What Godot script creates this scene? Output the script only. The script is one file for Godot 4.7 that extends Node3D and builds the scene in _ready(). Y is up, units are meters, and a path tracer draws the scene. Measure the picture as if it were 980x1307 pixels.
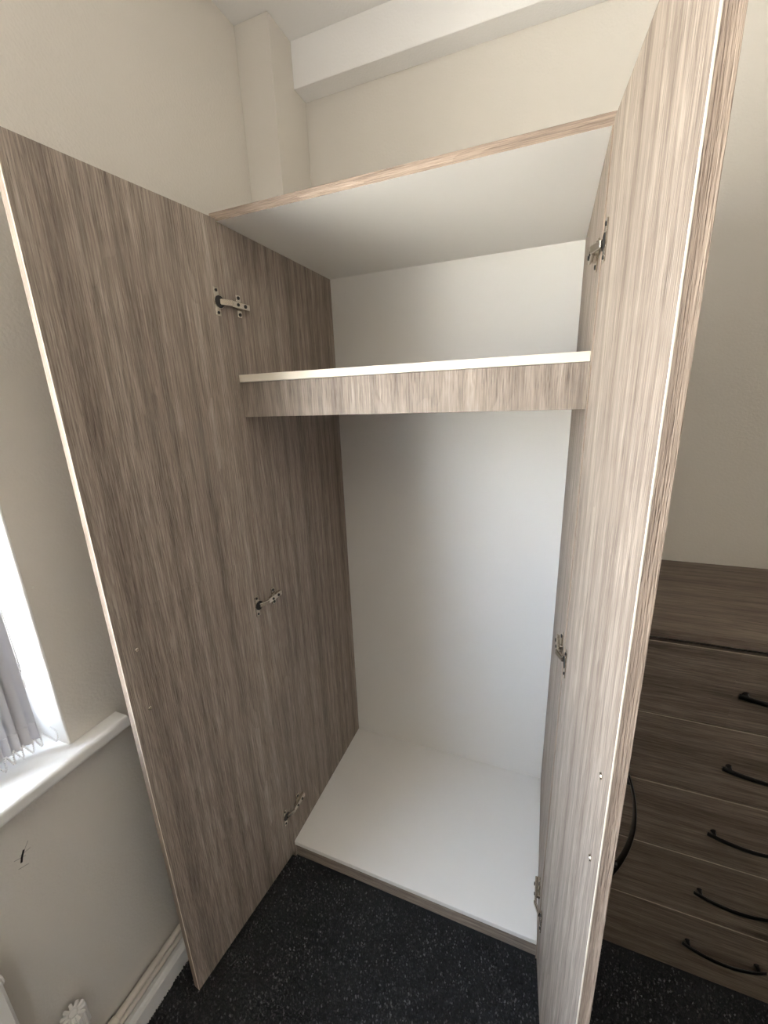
extends Node3D
# A fitted bedroom wardrobe with both doors open, a window on the left and a chest of drawers on the right.

var taken := {}
var M := {}

# wardrobe (metres, floor y = 0, front of the carcass z = 0, inside of its left panel x = 0)
const W := 0.80
const D := 0.543
const HB := 0.0707      # top of the bottom shelf
const HT := 1.9617      # underside of the top panel
const T := 0.018
const DOOR_B := 0.0274
const DOOR_T := 1.967
const DOOR_W := 0.40
const LA := 0.1185      # how far the doors swing past square
const RA := 0.0833
# room
const XL := -0.175      # window wall
const ZB := -0.565      # wall behind the wardrobe
const XR := 3.3
const ZF := 3.8
const H := 2.60
const VZ0 := 2.45       # an added, unseen window on the far right wall, for fill light
const VZ1 := 2.7
const WZ0 := 0.457      # window opening
const WZ1 := 1.42
const WY0 := 0.866
const WY1 := 2.12

# ---------------------------------------------------------------- tree helpers
func numbered(called: String) -> String:
	var n: int = taken.get(called, 0)
	taken[called] = n + 1
	return called if n == 0 else "%s_%03d" % [called, n]

func tag(o: Node, label: String, category: String, group := "", kind := "") -> Node:
	o.set_meta("label", label)
	if category: o.set_meta("category", category)
	if group: o.set_meta("group", group)
	if kind: o.set_meta("kind", kind)
	return o

func thing(called: String, label: String, category: String, at := Vector3.ZERO, group := "") -> Node3D:
	var o := Node3D.new()
	o.name = numbered(called)
	add_child(o)
	o.position = at
	tag(o, label, category, group)
	return o

func node(called: String, parent: Node, at := Vector3.ZERO, turn := 0.0) -> Node3D:
	var o := Node3D.new()
	o.name = called
	parent.add_child(o, true)
	o.position = at
	o.rotation.y = turn
	return o

func new_st() -> SurfaceTool:
	var st := SurfaceTool.new()
	st.begin(Mesh.PRIMITIVE_TRIANGLES)
	return st

func obj(called: String, st: SurfaceTool, m: Material, parent: Node = self) -> MeshInstance3D:
	var o := MeshInstance3D.new()
	st.generate_tangents()
	o.mesh = st.commit()
	o.material_override = m
	if parent == self: called = numbered(called)
	o.name = called
	parent.add_child(o, true)
	return o

func struct(called: String, st: SurfaceTool, m: Material) -> MeshInstance3D:
	var o := obj(called, st, m)
	o.set_meta("kind", "structure")
	return o

# ---------------------------------------------------------------- shape helpers
func tri(st: SurfaceTool, p: Array, n: Vector3, uv: Array, ns: Array = []) -> void:
	var order := [0, 1, 2]
	if (p[1] - p[0]).cross(p[2] - p[0]).dot(n) > 0.0: order = [0, 2, 1]
	for i in order:
		st.set_normal(n if ns.is_empty() else ns[i])
		st.set_uv(uv[i])
		st.add_vertex(p[i])

func quad(st: SurfaceTool, p: Array, n: Vector3, uv: Array, ns: Array = []) -> void:
	for k in [[0, 1, 2], [0, 2, 3]]:
		var m := [] if ns.is_empty() else [ns[k[0]], ns[k[1]], ns[k[2]]]
		tri(st, [p[k[0]], p[k[1]], p[k[2]]], n, [uv[k[0]], uv[k[1]], uv[k[2]]], m)

# a box with chamfered edges; v of its texture runs along the axis «grain», both in metres
func bx(st: SurfaceTool, lo: Vector3, hi: Vector3, bev := 0.0, grain := 1, off := Vector2.ZERO, x := Transform3D()) -> void:
	var c := (lo + hi) * 0.5
	var h := (hi - lo) * 0.5
	bev = minf(bev, minf(h.x, minf(h.y, h.z)) * 0.9)
	var at := func(axis: int, s: Array) -> Vector3:
		var p := Vector3.ZERO
		for i in 3:
			p[i] = c[i] + s[i] * (h[i] if i == axis else h[i] - bev)
		return p
	var uvof := func(p: Vector3, axis: int) -> Vector2:
		var o := [0, 1, 2]
		o.erase(axis)
		var v: int = grain if axis != grain else o[1]
		var u: int = o[0] if o[0] != v else o[1]
		return Vector2(p[u], p[v]) + off + Vector2(axis * 0.137, 0)
	var put := func(ps: Array, n: Vector3, axis: int) -> void:
		var uv := []
		var q := []
		for p in ps:
			uv.append(uvof.call(p, axis))
			q.append(x * p)
		n = (x.basis * n).normalized()
		if q.size() == 3: tri(st, q, n, uv)
		else: quad(st, q, n, uv)
	for a in 3:
		var b := (a + 1) % 3
		var d := (a + 2) % 3
		for sa in [-1, 1]:
			var ps := []
			for k in [[-1, -1], [1, -1], [1, 1], [-1, 1]]:
				var s := [0, 0, 0]
				s[a] = sa; s[b] = k[0]; s[d] = k[1]
				ps.append(at.call(a, s))
			var n := Vector3.ZERO
			n[a] = sa
			put.call(ps, n, a)
			if bev <= 0.0: continue
			for sb in [-1, 1]:
				var s0 := [0, 0, 0]
				s0[a] = sa; s0[b] = sb; s0[d] = -1
				var s1 := s0.duplicate()
				s1[d] = 1
				var m := Vector3.ZERO
				m[a] = sa; m[b] = sb
				put.call([at.call(a, s0), at.call(b, s0), at.call(b, s1), at.call(a, s1)], m, a if h[a] < h[b] else b)
	if bev > 0.0:
		for sx in [-1, 1]:
			for sy in [-1, 1]:
				for sz in [-1, 1]:
					var s := [sx, sy, sz]
					put.call([at.call(0, s), at.call(1, s), at.call(2, s)], Vector3(sx, sy, sz), 0)

# sweeps an ellipse (half width a, half height b) along a path
func tube(st: SurfaceTool, path: Array, a: float, b := -1.0, sides := 10, upish := Vector3.UP, caps := true) -> void:
	if b < 0.0: b = a
	var rings := []
	var norms := []
	var dist := 0.0
	var ds := []
	for i in path.size():
		var dir: Vector3 = (path[mini(i + 1, path.size() - 1)] - path[maxi(i - 1, 0)]).normalized()
		var side := dir.cross(upish)
		if side.length() < 0.05: side = dir.cross(Vector3.RIGHT)
		side = side.normalized()
		var up := side.cross(dir).normalized()
		var r := []
		var nn := []
		for k in sides:
			var t := TAU * k / sides
			r.append(path[i] + side * cos(t) * a + up * sin(t) * b)
			nn.append((side * cos(t) / a + up * sin(t) / b).normalized())
		rings.append(r)
		norms.append(nn)
		if i > 0: dist += path[i].distance_to(path[i - 1])
		ds.append(dist)
	for i in path.size() - 1:
		for k in sides:
			var j := (k + 1) % sides
			var u0 := float(k) / sides * TAU * a
			var u1 := float(k + 1) / sides * TAU * a
			quad(st, [rings[i][k], rings[i][j], rings[i + 1][j], rings[i + 1][k]], norms[i][k] + norms[i][j],
				[Vector2(u0, ds[i]), Vector2(u1, ds[i]), Vector2(u1, ds[i + 1]), Vector2(u0, ds[i + 1])],
				[norms[i][k], norms[i][j], norms[i + 1][j], norms[i + 1][k]])
	if caps:
		for e in [0, path.size() - 1]:
			var out: Vector3 = (path[0] - path[1]) if e == 0 else (path[e] - path[e - 1])
			for k in range(1, sides - 1):
				tri(st, [rings[e][0], rings[e][k], rings[e][k + 1]], out.normalized(), [Vector2.ZERO, Vector2(0.01, 0), Vector2(0, 0.01)])

# turns a profile of (radius, height) points round the y axis of x
func lathe(st: SurfaceTool, prof: Array, segs := 16, x := Transform3D()) -> void:
	for i in prof.size() - 1:
		var p: Vector2 = prof[i]
		var q: Vector2 = prof[i + 1]
		var d := q - p
		var n2 := Vector2(d.y, -d.x).normalized()
		for k in segs:
			var a0 := TAU * k / segs
			var a1 := TAU * (k + 1) / segs
			var c0 := Vector3(cos(a0), 0, sin(a0))
			var c1 := Vector3(cos(a1), 0, sin(a1))
			var n0 := x.basis * Vector3(c0.x * n2.x, n2.y, c0.z * n2.x)
			var n1 := x.basis * Vector3(c1.x * n2.x, n2.y, c1.z * n2.x)
			var v := [x * (c0 * p.x + Vector3.UP * p.y), x * (c1 * p.x + Vector3.UP * p.y), x * (c1 * q.x + Vector3.UP * q.y), x * (c0 * q.x + Vector3.UP * q.y)]
			var uv := [Vector2(a0, p.y), Vector2(a1, p.y), Vector2(a1, q.y), Vector2(a0, q.y)]
			if p.x < 1e-6: tri(st, [v[0], v[2], v[3]], (n0 + n1), [uv[0], uv[2], uv[3]], [(n0 + n1).normalized(), n1, n0])
			elif q.x < 1e-6: tri(st, [v[0], v[1], v[2]], (n0 + n1), [uv[0], uv[1], uv[2]], [n0, n1, (n0 + n1).normalized()])
			else: quad(st, v, n0 + n1, uv, [n0, n1, n1, n0])

# extrudes a convex outline in x and y along z
func extrude(st: SurfaceTool, outline: Array, z0: float, z1: float) -> void:
	var c := Vector2.ZERO
	for p in outline: c += p / outline.size()
	var run := 0.0
	for i in outline.size():
		var p: Vector2 = outline[i]
		var q: Vector2 = outline[(i + 1) % outline.size()]
		var n := Vector2((q - p).y, -(q - p).x).normalized()
		if n.dot((p + q) * 0.5 - c) < 0: n = -n
		var l := p.distance_to(q)
		quad(st, [Vector3(p.x, p.y, z0), Vector3(q.x, q.y, z0), Vector3(q.x, q.y, z1), Vector3(p.x, p.y, z1)], Vector3(n.x, n.y, 0),
			[Vector2(run, z0), Vector2(run + l, z0), Vector2(run + l, z1), Vector2(run, z1)])
		run += l
		for e in [[z0, -1], [z1, 1]]:
			tri(st, [Vector3(c.x, c.y, e[0]), Vector3(p.x, p.y, e[0]), Vector3(q.x, q.y, e[0])], Vector3(0, 0, e[1]), [c, p, q])

# the lathe's y axis laid along a direction
func along(at: Vector3, dir: Vector3) -> Transform3D:
	var y := dir.normalized()
	var x := y.cross(Vector3.UP if absf(y.y) < 0.9 else Vector3.RIGHT).normalized()
	return Transform3D(Basis(x, y, x.cross(y)), at)

func smooth(pts: Array, each := 6) -> Array:
	var out := []
	for i in pts.size() - 1:
		var p0: Vector3 = pts[maxi(i - 1, 0)]
		var p1: Vector3 = pts[i]
		var p2: Vector3 = pts[i + 1]
		var p3: Vector3 = pts[mini(i + 2, pts.size() - 1)]
		for k in each:
			out.append(p1.cubic_interpolate(p2, p0, p3, float(k) / each))
	out.append(pts[-1])
	return out

# ---------------------------------------------------------------- materials
func noise(n_seed: int, freq: float, octaves := 2, kind := FastNoiseLite.TYPE_SIMPLEX_SMOOTH) -> FastNoiseLite:
	var n := FastNoiseLite.new()
	n.seed = n_seed
	n.noise_type = kind
	n.frequency = freq
	n.fractal_octaves = octaves
	return n

func streaks(n_seed: int, freq: float, short: int, side: int, octaves := 2) -> PackedByteArray:
	var im := noise(n_seed, freq, octaves).get_seamless_image(side, short, false, false, 0.15, true)
	im.convert(Image.FORMAT_L8)
	im.resize(side, side, Image.INTERPOLATE_CUBIC)
	return im.get_data()

func plain(color: Color, rough: float, metal := 0.0) -> StandardMaterial3D:
	var m := StandardMaterial3D.new()
	m.albedo_color = color
	m.roughness = rough
	m.metallic = metal
	return m

func wood_images() -> Array:
	var n := 1024
	var fine := streaks(11, 0.15, 64, n, 3)
	var pore := streaks(12, 0.24, 90, n, 2)
	var band := streaks(13, 0.016, 16, n, 3)
	var warp := streaks(14, 0.0040, 170, n, 2)
	var patch := streaks(15, 0.011, 60, n, 2)
	var dark := Color(0.338, 0.294, 0.262)
	var light := Color(0.742, 0.692, 0.638)
	var rgb_bytes := PackedByteArray()
	rgb_bytes.resize(n * n * 3)
	var high := PackedByteArray()
	high.resize(n * n)
	var ramp := []
	for i in 256:
		var c := dark.lerp(light, i / 255.0)
		ramp.append([int(c.r * 255), int(c.g * 255), int(c.b * 255)])
	for y in n:
		for x in n:
			var i := y * n + x
			var f := fine[i] / 255.0 - 0.5
			var p := pore[i] / 255.0 - 0.5
			var b := band[i] / 255.0 - 0.5
			var q := patch[i] / 255.0 - 0.5
			var ph := fposmod(x * 11.0 / n + (warp[i] / 255.0) * 5.0, 1.0)
			var ring := ph * ph * ph
			var pit := maxf(0.0, p - 0.10)
			var t := 0.54 + f * 0.52 + b * 0.44 + q * 0.16 - ring * 0.16 * clampf(0.2 + 2.4 * q, 0.0, 1.0) - pit * 1.3 + p * 0.30
			var k := clampi(int(t * 255.0), 0, 255)
			var c: Array = ramp[k]
			rgb_bytes[i * 3] = c[0]
			rgb_bytes[i * 3 + 1] = c[1]
			rgb_bytes[i * 3 + 2] = c[2]
			high[i] = clampi(int((0.6 + f * 0.5 - pit * 1.6) * 255.0), 0, 255)
	var im := Image.create_from_data(n, n, false, Image.FORMAT_RGB8, rgb_bytes)
	var hm := Image.create_from_data(n, n, false, Image.FORMAT_L8, high)
	hm.convert(Image.FORMAT_RGBA8)
	hm.bump_map_to_normal_map(3.0)
	return [ImageTexture.create_from_image(im), ImageTexture.create_from_image(hm)]

func make_materials() -> void:
	var wi := wood_images()
	var wood := plain(Color(1, 1, 1), 0.52)
	wood.albedo_texture = wi[0]
	wood.normal_enabled = true
	wood.normal_texture = wi[1]
	wood.normal_scale = 0.6
	wood.metallic_specular = 0.3
	wood.uv1_scale = Vector3(1 / 0.62, 1 / 1.15, 1)
	M.wood = wood
	var band: StandardMaterial3D = wood.duplicate()     # the edging: a coarser, ribbed print of the same grain
	band.normal_scale = 1.3
	band.uv1_scale = Vector3(1 / 0.30, 1 / 1.0, 1)
	band.albedo_color = Color(1.0, 0.97, 0.95)
	M.band = band
	var shaded_wood: StandardMaterial3D = wood.duplicate()  # wardrobe wood darkened: the shade on the chest is put into its colour
	shaded_wood.albedo_color = Color(0.73, 0.715, 0.70)
	M.shaded_wood = shaded_wood
	M.white = plain(Color(0.925, 0.915, 0.895), 0.42)
	M.cream = plain(Color(0.87, 0.83, 0.76), 0.5)
	M.edge_highlight = plain(Color(0.58, 0.53, 0.47), 0.6)
	M.gloss = plain(Color(0.88, 0.87, 0.85), 0.28)
	M.pipe = plain(Color(0.80, 0.765, 0.72), 0.38)
	var peel := NoiseTexture2D.new()
	peel.width = 512
	peel.height = 512
	peel.seamless = true
	peel.as_normal_map = true
	peel.bump_strength = 2.5
	peel.noise = noise(5, 0.05, 4)
	var wall := plain(Color(0.835, 0.81, 0.77), 0.85)
	wall.normal_enabled = true
	wall.normal_texture = peel
	wall.normal_scale = 0.35
	wall.uv1_triplanar = true
	wall.uv1_world_triplanar = true
	wall.uv1_scale = Vector3.ONE * 4.0
	M.wall = wall
	var ceil_m: StandardMaterial3D = wall.duplicate()
	ceil_m.albedo_color = Color(0.93, 0.92, 0.905)
	M.ceiling = ceil_m
	M.carpet = plain(Color(0.10, 0.10, 0.112), 0.95)
	var tuft := plain(Color(1, 1, 1), 0.9)
	tuft.vertex_color_use_as_albedo = true
	M.tuft = tuft
	M.nickel = plain(Color(0.80, 0.77, 0.72), 0.25, 1.0)
	M.dark_metal = plain(Color(0.055, 0.05, 0.047), 0.32, 0.4)
	M.socket = plain(Color(0.05, 0.045, 0.04), 0.5)
	M.frame = plain(Color(0.93, 0.93, 0.93), 0.35)
	var glass := plain(Color(0.95, 0.98, 1.0, 0.06), 0.02)
	glass.transparency = BaseMaterial3D.TRANSPARENCY_ALPHA
	M.glass = glass
	var slat := plain(Color(0.84, 0.835, 0.85), 0.8)
	slat.backlight_enabled = true
	slat.backlight = Color(0.30, 0.30, 0.33)
	M.slat = slat
	var bulb := plain(Color(0.95, 0.93, 0.90), 0.4)
	bulb.emission_enabled = true
	bulb.emission = Color(1.0, 0.95, 0.88)
	bulb.emission_energy_multiplier = 2.0
	M.bulb = bulb
	M.hem = plain(Color(0.82, 0.815, 0.83), 0.8)
	M.bead = plain(Color(0.90, 0.89, 0.88), 0.25)
	M.grass = plain(Color(0.45, 0.48, 0.40), 0.95)
	M.scuff = plain(Color(0.10, 0.085, 0.075), 0.9)
	M.filler = plain(Color(0.86, 0.84, 0.80), 0.7)

# ---------------------------------------------------------------- fittings
func screw(st: SurfaceTool, at: Vector3, dir: Vector3, r: float) -> void:
	lathe(st, [Vector2(r, 0), Vector2(r, r * 0.25), Vector2(r * 0.8, r * 0.5), Vector2(r * 0.35, r * 0.55), Vector2(r * 0.3, r * 0.2), Vector2(0, r * 0.2)], 12, along(at, dir))

# a concealed cup hinge: s = +1 on the left panel (its fitting points to +x), -1 on the right
func hinge(parent: Node, at: Vector3, s: int, door_turn: Transform3D) -> void:
	var g := node("hinge", parent, at)
	g.set_meta("label", "nickel concealed cup hinge")
	var inv := Transform3D(Basis(), at).affine_inverse() * door_turn
	var bxs := func(st: SurfaceTool, x0: float, x1: float, y0: float, y1: float, z0: float, z1: float, bev: float, tr := Transform3D()) -> void:
		bx(st, Vector3(minf(s * x0, s * x1), y0, z0), Vector3(maxf(s * x0, s * x1), y1, z1), bev, 1, Vector2.ZERO, tr)
	# on the door: flange with its two screws, round cup
	var y: float = at.y
	var f := new_st()
	bxs.call(f, 0.0002, 0.0022, y - 0.031, y + 0.031, 0.0195, 0.0345, 0.0007, inv)
	lathe(f, [Vector2(0.0152, 0.0002), Vector2(0.0152, 0.0024), Vector2(0.0145, 0.0028), Vector2(0.0130, 0.0026)], 24, inv * along(Vector3(0, y, 0.021), Vector3(s, 0, 0)))
	obj("flange", f, M.nickel, g)
	var c := new_st()
	lathe(c, [Vector2(0.0135, 0.0030), Vector2(0.0128, 0.0024), Vector2(0, 0.0024)], 20, inv * along(Vector3(0, y, 0.021), Vector3(s, 0, 0)))
	obj("cup", c, M.socket, g)  # flat dark disc: the shade inside the cup is put into its colour
	# on the carcass: mounting plate with two wings
	var p := new_st()
	bxs.call(p, 0.0002, 0.0035, -0.026, 0.026, -0.050, -0.034, 0.0012)
	bxs.call(p, 0.0002, 0.009, -0.0055, 0.0055, -0.072, -0.020, 0.0012)
	obj("mounting_plate", p, M.nickel, g)
	# the arm, cranked into the cup
	var a := new_st()
	bxs.call(a, 0.009, 0.0145, -0.0075, 0.0075, -0.070, -0.004, 0.0018)
	var ln := Transform3D(Basis(Vector3.UP, -s * 0.42), Vector3(s * 0.0075, 0, 0.0085))
	bxs.call(a, -0.003, 0.003, -0.0065, 0.0065, -0.017, 0.015, 0.0015, ln)
	obj("arm", a, M.nickel, g)
	var spots := [[Vector3(s * 0.0145, 0, -0.026), Vector3(s, 0, 0), 0.0038], [Vector3(s * 0.0145, 0, -0.052), Vector3(s, 0, 0), 0.0044]]
	for k in [-1, 1]:
		spots.append([Vector3(s * 0.0035, k * 0.019, -0.042), Vector3(s, 0, 0), 0.0042])
		spots.append([inv * Vector3(s * 0.0022, y + k * 0.0240, 0.0270), inv.basis * Vector3(s, 0, 0), 0.0034])
	for v in spots:
		var sc := new_st()
		screw(sc, v[0], v[1], v[2])
		obj("screw", sc, M.socket, g)

# a bow handle along dir, standing off a face whose normal is out; its feet are 147 mm apart
func handle(parent: Node, at: Vector3, dir: Vector3, out: Vector3, called := "handle") -> void:
	var st := new_st()
	var path := []
	for i in 25:
		var t := i / 24.0 * 2.0 - 1.0
		path.append(at + dir * t * 0.0885 + out * (0.028 - 0.017 * t * t))
	tube(st, path, 0.0062, 0.0019, 12, out)
	for k in [-1, 1]:
		lathe(st, [Vector2(0.0062, 0.0), Vector2(0.0050, 0.002), Vector2(0.0042, 0.006), Vector2(0.0042, 0.0165)], 12, along(at + dir * k * 0.0735, out))
	obj(called, st, M.dark_metal, parent)

func door(parent: Node, left: bool) -> void:
	var s := -1.0 if left else 1.0        # which way the door's thickness runs in its own axes
	var x0 := -T if left else 0.0
	var x1 := 0.0 if left else T
	var g := node("door", parent, Vector3(0.0, 0, 0.0006) if left else Vector3(W + 0.0016, 0, 0.009), -LA if left else RA)
	g.set_meta("label", "left wood-grain door swung open toward the window" if left else "right wood-grain door swung open toward the chest of drawers")
	var st := new_st()
	bx(st, Vector3(x0, DOOR_B, 0.0003), Vector3(x1, DOOR_T, DOOR_W - 0.001), 0.0004, 1, Vector2(0.21, 0.0) if left else Vector2(0.77, 0.4))
	obj("leaf", st, M.wood, g)
	var e := new_st()
	var inner := 0.0022                   # the pale line of bare edging along the inner corner
	if left: bx(e, Vector3(x0, DOOR_B, DOOR_W - 0.001), Vector3(x1 - inner, DOOR_T, DOOR_W), 0.0003, 1, Vector2(0.03, 0))
	else: bx(e, Vector3(x0 + inner, DOOR_B, DOOR_W - 0.001), Vector3(x1, DOOR_T, DOOR_W), 0.0003, 1, Vector2(0.43, 0))
	obj("edge_band", e, M.band, g)
	var l := new_st()
	if left: bx(l, Vector3(x1 - inner, DOOR_B, DOOR_W - 0.001), Vector3(x1, DOOR_T, DOOR_W + 0.0002), 0.0004)
	else: bx(l, Vector3(x0, DOOR_B, DOOR_W - 0.001), Vector3(x0 + inner, DOOR_T, DOOR_W + 0.0002), 0.0004)
	obj("pale_edge_line", l, M.cream, g)
	var inside := Vector3(-s, 0, 0)
	for y in [1.066, 0.919]:
		var sc := new_st()
		screw(sc, Vector3(0, y, 0.364), inside, 0.0045)
		obj("handle_screw", sc, M.nickel, g)
	handle(g, Vector3(x0 if left else x1, 0.9925, 0.364), Vector3.UP, Vector3(s, 0, 0))

func make_wardrobe() -> void:
	var w := thing("wardrobe", "tall built-in wood-grain wardrobe with white interior and both doors wide open", "wardrobe")
	for k in 2:
		var x0 := -T if k == 0 else W
		var st := new_st()
		bx(st, Vector3(x0, 0, -0.56), Vector3(x0 + T, HT, -0.001), 0.0003, 1, Vector2(0.21, 0.0) if k == 0 else Vector2(0.5, 0.2))
		var p := obj("side_panel", st, M.wood, w)
		var e := new_st()
		bx(e, Vector3(x0, 0, -0.001), Vector3(x0 + T, HT, 0), 0.0003)
		obj("edge_band", e, M.band, p)
	var st := new_st()
	bx(st, Vector3(-T, HT, -0.56), Vector3(W + T, HT + 0.0185, -0.001), 0.0003)
	var top := obj("top_panel", st, M.white, w)
	st = new_st()
	bx(st, Vector3(-T, HT, -0.001), Vector3(W + T, HT + 0.0185, 0), 0.0004, 0)
	obj("edge_band", st, M.band, top)
	st = new_st()
	bx(st, Vector3(0, HB - T, -0.552), Vector3(W, HT, -D), 0.0)
	obj("back_panel", st, M.white, w)
	st = new_st()
	bx(st, Vector3(0, HB - 0.016, -D), Vector3(W, HB, 0.0), 0.0012)
	obj("bottom_shelf", st, M.white, w)
	st = new_st()
	bx(st, Vector3(0, 0, -0.020), Vector3(W, HB - 0.0185, -0.006), 0.0008, 0, Vector2(0.3, 0.11))
	obj("plinth", st, M.wood, w)
	st = new_st()
	bx(st, Vector3(0, 1.611, -D), Vector3(W, 1.629, -0.014), 0.0004)
	var sh := obj("shelf", st, M.white, w)
	st = new_st()
	bx(st, Vector3(0, 1.611, -0.014), Vector3(W, 1.629, -0.013), 0.0004)
	obj("edge_band", st, M.cream, sh)
	st = new_st()
	bx(st, Vector3(0, 1.525, -0.035), Vector3(W, 1.6105, -0.0175), 0.0006, 1, Vector2(0.63, 0.3))
	var fa := obj("shelf_fascia", st, M.wood, w)
	fa.set_meta("label", "wood-grain strip below the white shelf")
	door(w, true)
	door(w, false)
	var lt := Transform3D(Basis(Vector3.UP, -LA), Vector3(0, 0, 0.0006))
	var rt := Transform3D(Basis(Vector3.UP, RA), Vector3(W + 0.0016, 0, 0.009))
	for y in [1.791, 1.001, 0.211]:
		hinge(w, Vector3(0, y, 0), 1, lt)
		hinge(w, Vector3(W, y, 0), -1, rt)

func make_chest() -> void:
	var x0 := 0.842
	var x1 := 1.648
	var zf := -0.103
	var c := thing("chest_of_drawers", "taupe wood-grain chest of five drawers, its shade put into the colour, with black bow handles", "chest of drawers")
	var st := new_st()
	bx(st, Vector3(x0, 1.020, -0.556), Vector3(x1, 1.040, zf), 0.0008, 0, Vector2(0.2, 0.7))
	obj("top_panel", st, M.shaded_wood, c)
	for x in [x0, x1 - T]:
		st = new_st()
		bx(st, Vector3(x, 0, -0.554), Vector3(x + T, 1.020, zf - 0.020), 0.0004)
		obj("side_panel", st, M.shaded_wood, c)
	st = new_st()
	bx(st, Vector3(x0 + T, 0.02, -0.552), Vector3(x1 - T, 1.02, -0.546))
	obj("back_panel", st, M.shaded_wood, c)
	st = new_st()
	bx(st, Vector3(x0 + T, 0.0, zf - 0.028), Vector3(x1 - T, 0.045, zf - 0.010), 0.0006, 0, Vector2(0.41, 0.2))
	obj("plinth", st, M.shaded_wood, c)
	var tops := [1.0115, 0.8185, 0.6210, 0.4235, 0.2260, 0.0460]
	for i in 5:
		var g := node("drawer", c)
		var f := new_st()
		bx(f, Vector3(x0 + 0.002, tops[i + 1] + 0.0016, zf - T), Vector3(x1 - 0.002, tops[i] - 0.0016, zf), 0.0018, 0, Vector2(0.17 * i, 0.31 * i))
		obj("drawer_front", f, M.shaded_wood, g)
		var b := new_st()
		bx(b, Vector3(x0 + 0.03, tops[i + 1] + 0.02, -0.53), Vector3(x1 - 0.03, tops[i] - 0.03, zf - T), 0.001)
		obj("drawer_box", b, M.white, g)
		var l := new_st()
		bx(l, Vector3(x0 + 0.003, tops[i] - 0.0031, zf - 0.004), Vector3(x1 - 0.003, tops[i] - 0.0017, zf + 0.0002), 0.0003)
		obj("pale_edge_line", l, M.edge_highlight, g)  # highlight along the top edge of the drawer, painted as a pale strip
		handle(g, Vector3((x0 + x1) * 0.5, (tops[i] + tops[i + 1]) * 0.5 - 0.002, zf), Vector3.RIGHT, Vector3.BACK)

# ---------------------------------------------------------------- the window side
func window(called: String, fx0: float, fx1: float, z0: float, z1: float) -> Node3D:
	var win := Node3D.new()
	win.name = called
	add_child(win)
	win.set_meta("kind", "structure")
	var f := 0.055
	var st := new_st()
	bx(st, Vector3(fx0, WY0, z0), Vector3(fx1, WY1, z0 + f), 0.004)
	bx(st, Vector3(fx0, WY0, z1 - f), Vector3(fx1, WY1, z1), 0.004)
	bx(st, Vector3(fx0, WY0, z0 + f), Vector3(fx1, WY0 + f, z1 - f), 0.004, 2)
	bx(st, Vector3(fx0, WY1 - f, z0 + f), Vector3(fx1, WY1, z1 - f), 0.004, 2)
	obj("window_frame", st, M.frame, win)
	st = new_st()
	bx(st, Vector3(fx0 + 0.028, WY0 + f, z0 + f), Vector3(fx0 + 0.034, WY1 - f, z1 - f))
	obj("pane", st, M.glass, win)
	return win

func make_windows() -> void:
	window("window_2", XR + 0.10, XR + 0.16, VZ0, VZ1)  # added opening, out of view, to let in fill light
	var fx1 := -0.280
	var win := window("window_1", -0.345, fx1, WZ0, WZ1)
	var st := new_st()
	# plastered reveals, painted white
	bx(st, Vector3(fx1, WY0, WZ0 - 0.0005), Vector3(XL + 0.0005, WY1, WZ0 + 0.004), 0.0015)
	bx(st, Vector3(fx1, WY0, WZ1 - 0.004), Vector3(XL + 0.0005, WY1, WZ1 + 0.0005), 0.0015)
	bx(st, Vector3(fx1, WY1 - 0.004, WZ0), Vector3(XL + 0.0005, WY1 + 0.0005, WZ1), 0.0015)
	obj("reveal", st, M.gloss, win)

func make_sill() -> void:
	var st := new_st()
	var o := [Vector2(XL + 0.0005, 0.868), Vector2(XL + 0.0005, 0.837)]
	for c in [[0.8455, -PI / 2], [0.8595, 0.0]]:
		for i in 5:
			var t: float = c[1] + PI / 2 * i / 4.0
			o.append(Vector2(-0.1415 + cos(t) * 0.0085, c[0] + sin(t) * 0.0085))
	extrude(st, o, WZ0 - 0.100, WZ1 + 0.100)
	bx(st, Vector3(-0.300, 0.836, WZ0), Vector3(XL + 0.0005, 0.868, WZ1), 0.0, 2)
	struct("trim_1", st, M.gloss)

func beads(st: SurfaceTool, path: Array, step: float, r: float) -> void:
	var rest := 0.0
	for i in path.size() - 1:
		var a: Vector3 = path[i]
		var b: Vector3 = path[i + 1]
		var l := a.distance_to(b)
		var t := rest
		while t < l:
			lathe(st, [Vector2(0, -r), Vector2(r * 0.75, -r * 0.66), Vector2(r, 0), Vector2(r * 0.75, r * 0.66), Vector2(0, r)], 7, Transform3D(Basis(), a.lerp(b, t / l)))
			t += step
		rest = t - l
	tube(st, path, r * 0.3, -1, 5)

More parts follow.
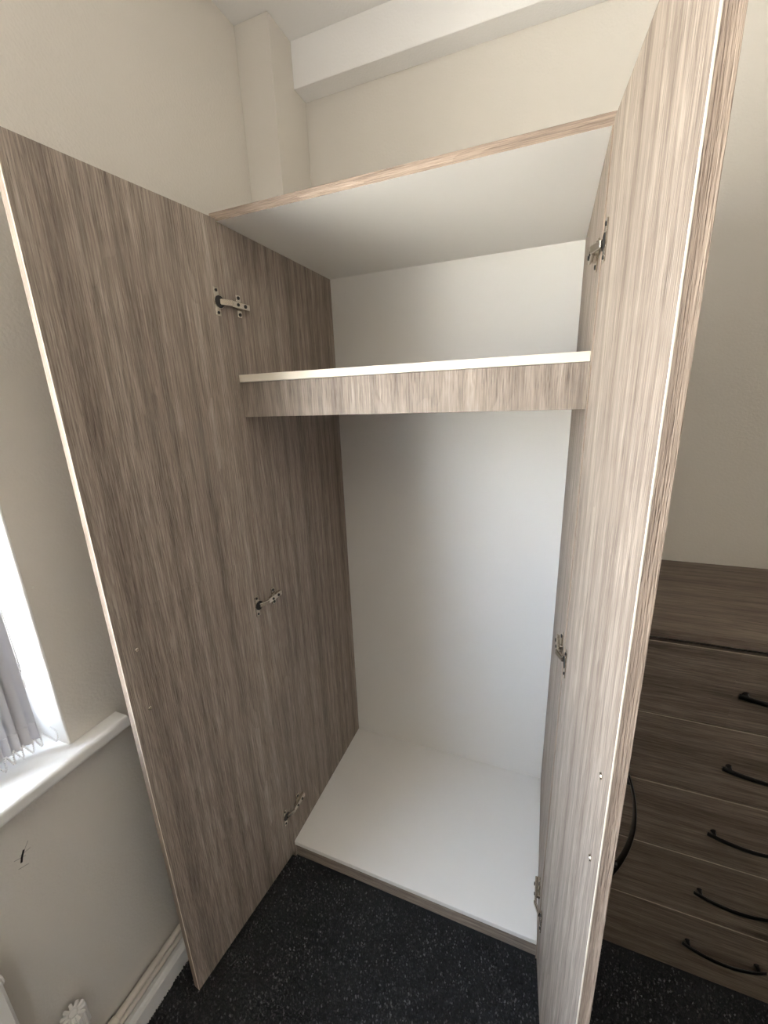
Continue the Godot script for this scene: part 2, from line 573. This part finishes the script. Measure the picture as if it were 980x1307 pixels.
func make_blind() -> void:
	var g := thing("vertical_blind", "pale grey ribbed vertical blind drawn to the side of the window with beaded chains", "blind")
	var st := new_st()
	bx(st, Vector3(-0.262, WY1 - 0.045, WZ0 + 0.01), Vector3(-0.222, WY1 - 0.006, WZ1 - 0.01), 0.003, 2)
	obj("headrail", st, M.frame, g)
	var ends := []
	for i in 9:
		var z := WZ0 + 0.058 + i * 0.016
		var turn := 0.78 + 0.05 * sin(i * 2.1)
		var tr := Transform3D(Basis(Vector3.UP, turn), Vector3(-0.250 + 0.003 * sin(i * 1.7), 0, z))
		# a ribbed strip of cloth, hemmed over a weight at its foot
		var sl := new_st()
		var n := 22
		for k in n:
			var x0 := -0.043 + 0.086 * k / n
			var x1 := -0.043 + 0.086 * (k + 1) / n
			var y0 := 0.895
			var y1 := WY1 - 0.048
			for sgn in [-1, 1]:
				var p := []
				for v in [[x0, y0, k], [x1, y0, k + 1], [x1, y1, k + 1], [x0, y1, k]]:
					p.append(tr * Vector3(v[0], v[1], sgn * 0.0006 + 0.0009 * (1 if int(v[2]) % 2 == 0 else -1)))
				quad(sl, p, tr.basis * Vector3(0, 0, sgn), [Vector2.ZERO, Vector2(0.01, 0), Vector2(0.01, 1), Vector2(0, 1)])
		var o := obj("slat", sl, M.slat, g)
		var h := new_st()
		bx(h, Vector3(-0.0425, 0.897, -0.0018), Vector3(0.0425, 0.938, 0.0018), 0.0008, 1, Vector2.ZERO, tr)
		obj("bottom_weight", h, M.hem, o)
		ends.append(tr * Vector3(0.0445, 0.905, 0))
	# bottom chain, looped from weight to weight
	var c := new_st()
	var pts := []
	for i in range(ends.size() - 1, -1, -1):
		pts.append(ends[i])
		if i > 0: pts.append((ends[i] + ends[i - 1]) * 0.5 + Vector3(0.010, -0.022, 0))
	pts.append(ends[0] + Vector3(0.008, -0.020, -0.012))
	pts.append(ends[0] + Vector3(0.022, -0.024, -0.014))
	pts.append(ends[0] + Vector3(0.020, -0.004, -0.018))
	pts.append(ends[0] + Vector3(0.004, 0.004, -0.016))
	beads(c, smooth(pts, 6), 0.0042, 0.0019)
	obj("bottom_chain", c, M.bead, g)
	c = new_st()
	var zc := WZ0 + 0.022
	beads(c, smooth([Vector3(-0.236, WY1 - 0.03, zc), Vector3(-0.240, 1.6, zc), Vector3(-0.247, 1.25, zc), Vector3(-0.241, 1.10, zc), Vector3(-0.232, 1.045, zc), Vector3(-0.239, 1.030, zc + 0.004), Vector3(-0.246, 1.05, zc + 0.006), Vector3(-0.252, 1.25, zc + 0.008), Vector3(-0.246, WY1 - 0.03, zc + 0.008)], 8), 0.0046, 0.0020)
	obj("control_chain", c, M.bead, g)
	c = new_st()
	tube(c, smooth([Vector3(-0.226, WY1 - 0.03, zc + 0.004), Vector3(-0.226, 1.4, zc + 0.004), Vector3(-0.219, 1.09, zc + 0.004), Vector3(-0.224, 1.055, zc + 0.004), Vector3(-0.234, 1.08, zc + 0.004)], 6), 0.0010, -1, 6)
	obj("cord", c, M.bead, g)
	c = new_st()
	lathe(c, [Vector2(0, -0.014), Vector2(0.006, -0.012), Vector2(0.0075, 0), Vector2(0.005, 0.012), Vector2(0, 0.014)], 12, Transform3D(Basis(), Vector3(-0.238, 1.022, zc + 0.003)))
	obj("chain_weight", c, M.bead, g)

func make_radiator() -> void:
	var g := thing("radiator", "white panel radiator on the wall below the window", "radiator")
	var z0 := 0.688
	var z1 := 1.36
	var xa := XL + 0.030
	var xb := XL + 0.088
	var st := new_st()
	bx(st, Vector3(xb - 0.012, 0.165, z0), Vector3(xb, 0.604, z1), 0.005, 2)
	var p := obj("front_panel", st, M.gloss, g)
	st = new_st()
	var n := 26
	for i in n:
		var z := z0 + 0.035 + (z1 - z0 - 0.07) * i / (n - 1.0)
		bx(st, Vector3(xb - 0.002, 0.20, z - 0.009), Vector3(xb + 0.004, 0.565, z + 0.009), 0.0035)
	obj("rib", st, M.gloss, p)
	st = new_st()
	bx(st, Vector3(xa, 0.165, z0 + 0.004), Vector3(xa + 0.012, 0.600, z1 - 0.004), 0.004, 2)
	obj("rear_panel", st, M.gloss, g)
	st = new_st()
	for z in [z0, z1 - 0.004]:
		st = new_st()
		bx(st, Vector3(xa - 0.002, 0.19, z), Vector3(xb - 0.008, 0.606, z + 0.004), 0.001)
		obj("side_cover", st, M.gloss, g)
	st = new_st()
	for i in 30:
		var z := z0 + 0.012 + (z1 - z0 - 0.024) * i / 29.0
		bx(st, Vector3(xa, 0.594, z - 0.006), Vector3(xb - 0.006, 0.605, z + 0.006), 0.0015)
	obj("top_grille", st, M.gloss, g)
	for z in [z0 + 0.12, z1 - 0.12]:
		st = new_st()
		bx(st, Vector3(XL, 0.22, z - 0.02), Vector3(xa + 0.002, 0.55, z + 0.02), 0.002)
		obj("wall_bracket", st, M.gloss, g)
	# air vent plug at the top corner
	st = new_st()
	lathe(st, [Vector2(0.011, 0), Vector2(0.011, 0.005), Vector2(0.008, 0.008), Vector2(0, 0.008)], 8, along(Vector3(xb - 0.03, 0.578, z0), Vector3(0, 0, -1)))
	obj("vent_plug", st, M.gloss, g)
	# valve with its ribbed cap
	var v := node("valve", g)
	st = new_st()
	var at := Vector3(XL + 0.038, 0.0, 0.607)
	tube(st, [at + Vector3(0, 0.16, 0), at + Vector3(0, 0.262, 0)], 0.011, -1, 14)
	tube(st, [at + Vector3(0, 0.205, 0), Vector3(at.x, 0.205, z0 + 0.01)], 0.010, -1, 14)
	obj("valve_body", st, M.nickel, v)
	st = new_st()
	lathe(st, [Vector2(0.017, 0.250), Vector2(0.0205, 0.254), Vector2(0.0205, 0.292), Vector2(0.017, 0.300), Vector2(0.0, 0.300)], 28, Transform3D(Basis(), at))
	for i in 11:
		var t := TAU * i / 11.0
		var tr := Transform3D(Basis(Vector3.UP, -t), at)
		bx(st, Vector3(0.0075, 0.254, -0.0034), Vector3(0.0235, 0.3045, 0.0034), 0.0014, 1, Vector2.ZERO, tr)
	lathe(st, [Vector2(0.0075, 0.299), Vector2(0.0075, 0.3045), Vector2(0.0, 0.3055)], 16, Transform3D(Basis(), at))
	obj("valve_cap", st, M.gloss, v)

func make_pipes() -> void:
	for k in 2:
		var y := 0.113 if k == 0 else 0.087
		var x := XL + 0.017
		var st := new_st()
		var r := 0.0088 if k == 0 else 0.0078
		if k == 0:
			tube(st, smooth([Vector3(x, y, -0.30), Vector3(x, y, 0.0), Vector3(x, y, 0.30), Vector3(x, y, 0.52), Vector3(x, y, 0.585), Vector3(x + 0.012, y + 0.012, 0.603), Vector3(XL + 0.038, y + 0.05, 0.607), Vector3(XL + 0.038, 0.165, 0.607)], 5), r, -1, 14)
		else:
			tube(st, [Vector3(x, y, -0.30), Vector3(x, y, 0.6), Vector3(x, y, 1.60)], r, -1, 14)
		var p := obj("heating_pipe", st, M.pipe)
		tag(p, "upper of two cream-painted heating pipes running along the skirting" if k == 0 else "lower of two cream-painted heating pipes, just above the skirting board", "pipe", "heating pipes")
		if k == 0:
			var c := new_st()
			lathe(c, [Vector2(r, -0.017), Vector2(r + 0.0028, -0.016), Vector2(r + 0.0028, 0.016), Vector2(r, 0.017)], 16, along(Vector3(x, y, 0.552), Vector3(0, 0, 1)))
			obj("coupling", c, M.pipe, p)

# ---------------------------------------------------------------- the room
func make_room() -> void:
	var st := new_st()
	bx(st, Vector3(XL - 0.25, -0.12, ZB - 0.2), Vector3(XR + 0.2, 0.0, ZF + 0.2))
	struct("floor", st, M.carpet)
	st = new_st()
	bx(st, Vector3(XL - 0.25, H, ZB - 0.2), Vector3(XR + 0.2, H + 0.15, ZF + 0.2))
	struct("ceiling", st, M.ceiling)
	st = new_st()
	bx(st, Vector3(XL - 0.25, 0, ZB - 0.2), Vector3(XR + 0.2, H, ZB))
	struct("wall_back", st, M.wall)
	st = new_st()
	bx(st, Vector3(XR, 0, ZB), Vector3(XR + 0.2, H, VZ0))
	bx(st, Vector3(XR, 0, VZ1), Vector3(XR + 0.2, H, ZF))
	bx(st, Vector3(XR, 0, VZ0), Vector3(XR + 0.2, WY0, VZ1))
	bx(st, Vector3(XR, WY1, VZ0), Vector3(XR + 0.2, H, VZ1))
	struct("wall_right", st, M.wall)
	st = new_st()
	bx(st, Vector3(XL - 0.25, 0, ZF), Vector3(XR + 0.2, H, ZF + 0.2))
	struct("wall_front", st, M.wall)
	st = new_st()
	var xo := XL - 0.25
	bx(st, Vector3(xo, 0, ZB), Vector3(XL, H, WZ0))
	bx(st, Vector3(xo, 0, WZ1), Vector3(XL, H, ZF))
	bx(st, Vector3(xo, 0, WZ0), Vector3(XL, WY0 - 0.03, WZ1))
	bx(st, Vector3(xo, WY1, WZ0), Vector3(XL, H, WZ1))
	var wl := struct("wall_left", st, M.wall)
	# a black scrape in the paint with scratches round it, and a filled nail hole
	st = new_st()
	var at := Vector3(XL, 0.715, 0.586)
	tube(st, [at + Vector3(0.0004, -0.011, 0.003), at + Vector3(0.0010, 0.0, 0.0), at + Vector3(0.0004, 0.011, -0.006)], 0.0020, 0.0009, 6, Vector3.RIGHT)
	for k in [[-0.02, -0.026, 0.006, -0.006], [0.000, 0.022, -0.004, -0.016], [-0.004, 0.004, -0.010, 0.012], [0.004, 0.004, -0.002, -0.016]]:
		tube(st, [at + Vector3(0.0002, k[0], k[2] + 0.004), at + Vector3(0.0003, k[1], k[3])], 0.0003, 0.0002, 5, Vector3.RIGHT)
	obj("scuff", st, M.scuff, wl)
	st = new_st()
	lathe(st, [Vector2(0.0032, 0), Vector2(0.0024, 0.0012), Vector2(0, 0.0014)], 10, along(Vector3(XL, 1.231, 0.4455), Vector3.RIGHT))
	obj("filled_nail_hole", st, M.filler, wl)
	make_windows()
	make_sill()
	# pipe boxing in the corner, beam along the top of the back wall
	st = new_st()
	bx(st, Vector3(XL, 0, ZB), Vector3(-0.0585, H, -0.385), 0.0015)
	struct("trim_2", st, M.wall)
	st = new_st()
	bx(st, Vector3(-0.0585, 2.483, ZB), Vector3(XR, H, -0.496), 0.0015)
	struct("trim_3", st, M.ceiling)
	# skirting
	st = new_st()
	extrude(st, [Vector2(XL, 0), Vector2(XL + 0.034, 0), Vector2(XL + 0.034, 0.054), Vector2(XL + 0.031, 0.057), Vector2(XL + 0.029, 0.062), Vector2(XL + 0.024, 0.067), Vector2(XL, 0.069)], -0.38, ZF)
	struct("baseboard_left", st, M.gloss)
	st = new_st()
	bx(st, Vector3(1.70, 0, ZB), Vector3(XR, 0.09, ZB + 0.018), 0.003, 0)
	struct("baseboard_back", st, M.gloss)

func make_carpet() -> void:
	var st := new_st()
	for k in 3:
		var a0 := TAU * k / 3.0
		var a1 := TAU * (k + 1) / 3.0
		var b0 := Vector3(cos(a0) * 0.0026, 0, sin(a0) * 0.0026)
		var b1 := Vector3(cos(a1) * 0.0026, 0, sin(a1) * 0.0026)
		var t0 := Vector3(cos(a0) * 0.0020 + 0.0007, 0.0052, sin(a0) * 0.0020)
		var t1 := Vector3(cos(a1) * 0.0020 + 0.0007, 0.0052, sin(a1) * 0.0020)
		var n := (b0 + b1 + Vector3(0, 0.001, 0)).normalized()
		quad(st, [b0, b1, t1, t0], n, [Vector2.ZERO, Vector2.RIGHT, Vector2.ONE, Vector2.DOWN])
		tri(st, [t0, t1, Vector3(0.0008, 0.0066, 0)], Vector3.UP, [Vector2.ZERO, Vector2.RIGHT, Vector2.ONE])
	var rng := RandomNumberGenerator.new()
	rng.seed = 77
	var mottle := noise(9, 9.0, 2)
	var spots := []
	var step := 0.0052
	var z := -0.12
	while z < 0.95:
		var x := XL + 0.0335
		while x < 1.75:
			var under := (x > -0.02 and x < 0.822 and z < 0.0) or (x > 0.84 and x < 1.65 and z < -0.105) 
			if not under: spots.append(Vector3(x + rng.randf_range(-0.0024, 0.0024), 0, z + rng.randf_range(-0.0024, 0.0024)))
			x += step
		z += step
	var mm := MultiMesh.new()
	mm.transform_format = MultiMesh.TRANSFORM_3D
	mm.use_colors = true
	mm.mesh = st.commit()
	mm.instance_count = spots.size()
	for i in spots.size():
		var s := rng.randf_range(0.7, 1.15)
		mm.set_instance_transform(i, Transform3D(Basis.from_euler(Vector3(rng.randf_range(-0.5, 0.5), rng.randf_range(0, TAU), rng.randf_range(-0.5, 0.5))).scaled(Vector3(s, s, s)), spots[i]))
		var v := 0.005 + 0.007 * rng.randf()
		var clump := mottle.get_noise_2d(spots[i].x, spots[i].z)
		var dice := rng.randf()
		if dice < 0.09 + 0.08 * clump: v = rng.randf_range(0.04, 0.10)
		elif dice < 0.38 + 0.25 * clump: v = rng.randf_range(0.012, 0.036)
		mm.set_instance_color(i, Color(v, v * 1.0, v * 1.06))
	var o := MultiMeshInstance3D.new()
	o.multimesh = mm
	o.material_override = M.tuft
	o.name = numbered("carpet_pile")
	add_child(o)
	tag(o, "short charcoal black carpet pile flecked with grey on the bedroom floor", "carpet", "", "stuff")

func make_added_uplighter(at: Vector3) -> void:  # added lamp, out of view, that lifts the light on the upper walls
	var g := thing("added_floor_lamp", "added unseen fill lamp, slim and dark, with a bowl shade turned up to the ceiling", "lamp", Vector3(at.x, 0, at.z))
	var st := new_st()
	lathe(st, [Vector2(0, 0.0), Vector2(0.13, 0.0), Vector2(0.13, 0.014), Vector2(0.12, 0.020), Vector2(0.0, 0.024)], 32)
	obj("base", st, M.dark_metal, g)
	st = new_st()
	tube(st, [Vector3(0, 0.02, 0), Vector3(0, at.y - 0.09, 0)], 0.011, -1, 14)
	obj("pole", st, M.dark_metal, g)
	st = new_st()
	lathe(st, [Vector2(0, -0.095), Vector2(0.05, -0.085), Vector2(0.12, -0.03), Vector2(0.17, 0.035), Vector2(0.172, 0.035), Vector2(0.167, 0.035), Vector2(0.117, -0.027), Vector2(0.05, -0.078), Vector2(0, -0.088)], 36, Transform3D(Basis(), Vector3(0, at.y, 0)))
	obj("lamp_shade", st, M.frame, g)
	st = new_st()
	lathe(st, [Vector2(0, -0.03), Vector2(0.02, -0.022), Vector2(0.03, 0), Vector2(0.02, 0.022), Vector2(0, 0.03)], 18, Transform3D(Basis(), Vector3(0, at.y, 0)))
	obj("bulb", st, M.bulb, g)

func _ready() -> void:
	var cam := Camera3D.new()
	cam.name = "camera"
	add_child(cam)
	cam.fov = 102.62
	cam.near = 0.02
	cam.transform = Transform3D(Basis.from_euler(Vector3(-0.2710, 0.3816, -0.0378), EULER_ORDER_YXZ), Vector3(0.7358, 1.5596, 0.8713))
	cam.current = true
	var env := Environment.new()
	env.background_mode = Environment.BG_SKY
	var sky := Sky.new()
	var sm := ProceduralSkyMaterial.new()
	sm.sky_top_color = Color(0.86, 0.92, 1.0)
	sm.sky_horizon_color = Color(0.95, 0.97, 1.0)
	sm.ground_horizon_color = Color(0.80, 0.79, 0.76)
	sm.ground_bottom_color = Color(0.74, 0.73, 0.70)
	sm.sky_energy_multiplier = 4.6
	sm.ground_energy_multiplier = 6.5
	sky.sky_material = sm
	env.sky = sky
	env.ambient_light_source = Environment.AMBIENT_SOURCE_SKY
	env.tonemap_mode = Environment.TONE_MAPPER_LINEAR
	env.tonemap_exposure = 1.05
	env.sdfgi_enabled = true
	env.ssao_enabled = true
	env.ssil_enabled = true
	var we := WorldEnvironment.new()
	we.name = "environment"
	we.environment = env
	add_child(we)

	# an added uplighter, unseen behind the camera, brightens the ceiling and upper walls
	var lamp_at := Vector3(1.25, 1.72, 1.60)
	var lamp := OmniLight3D.new()
	lamp.name = "added_fill_light"
	add_child(lamp)
	lamp.position = lamp_at
	lamp.light_color = Color(1.0, 0.98, 0.95)
	lamp.light_energy = 1.5
	lamp.light_size = 0.05
	lamp.omni_range = 12.0
	lamp.omni_attenuation = 2.0
	lamp.shadow_enabled = true

	make_materials()
	make_added_uplighter(lamp_at)
	make_room()
	make_wardrobe()
	make_chest()
	make_radiator()
	make_pipes()
	make_blind()
	make_carpet()
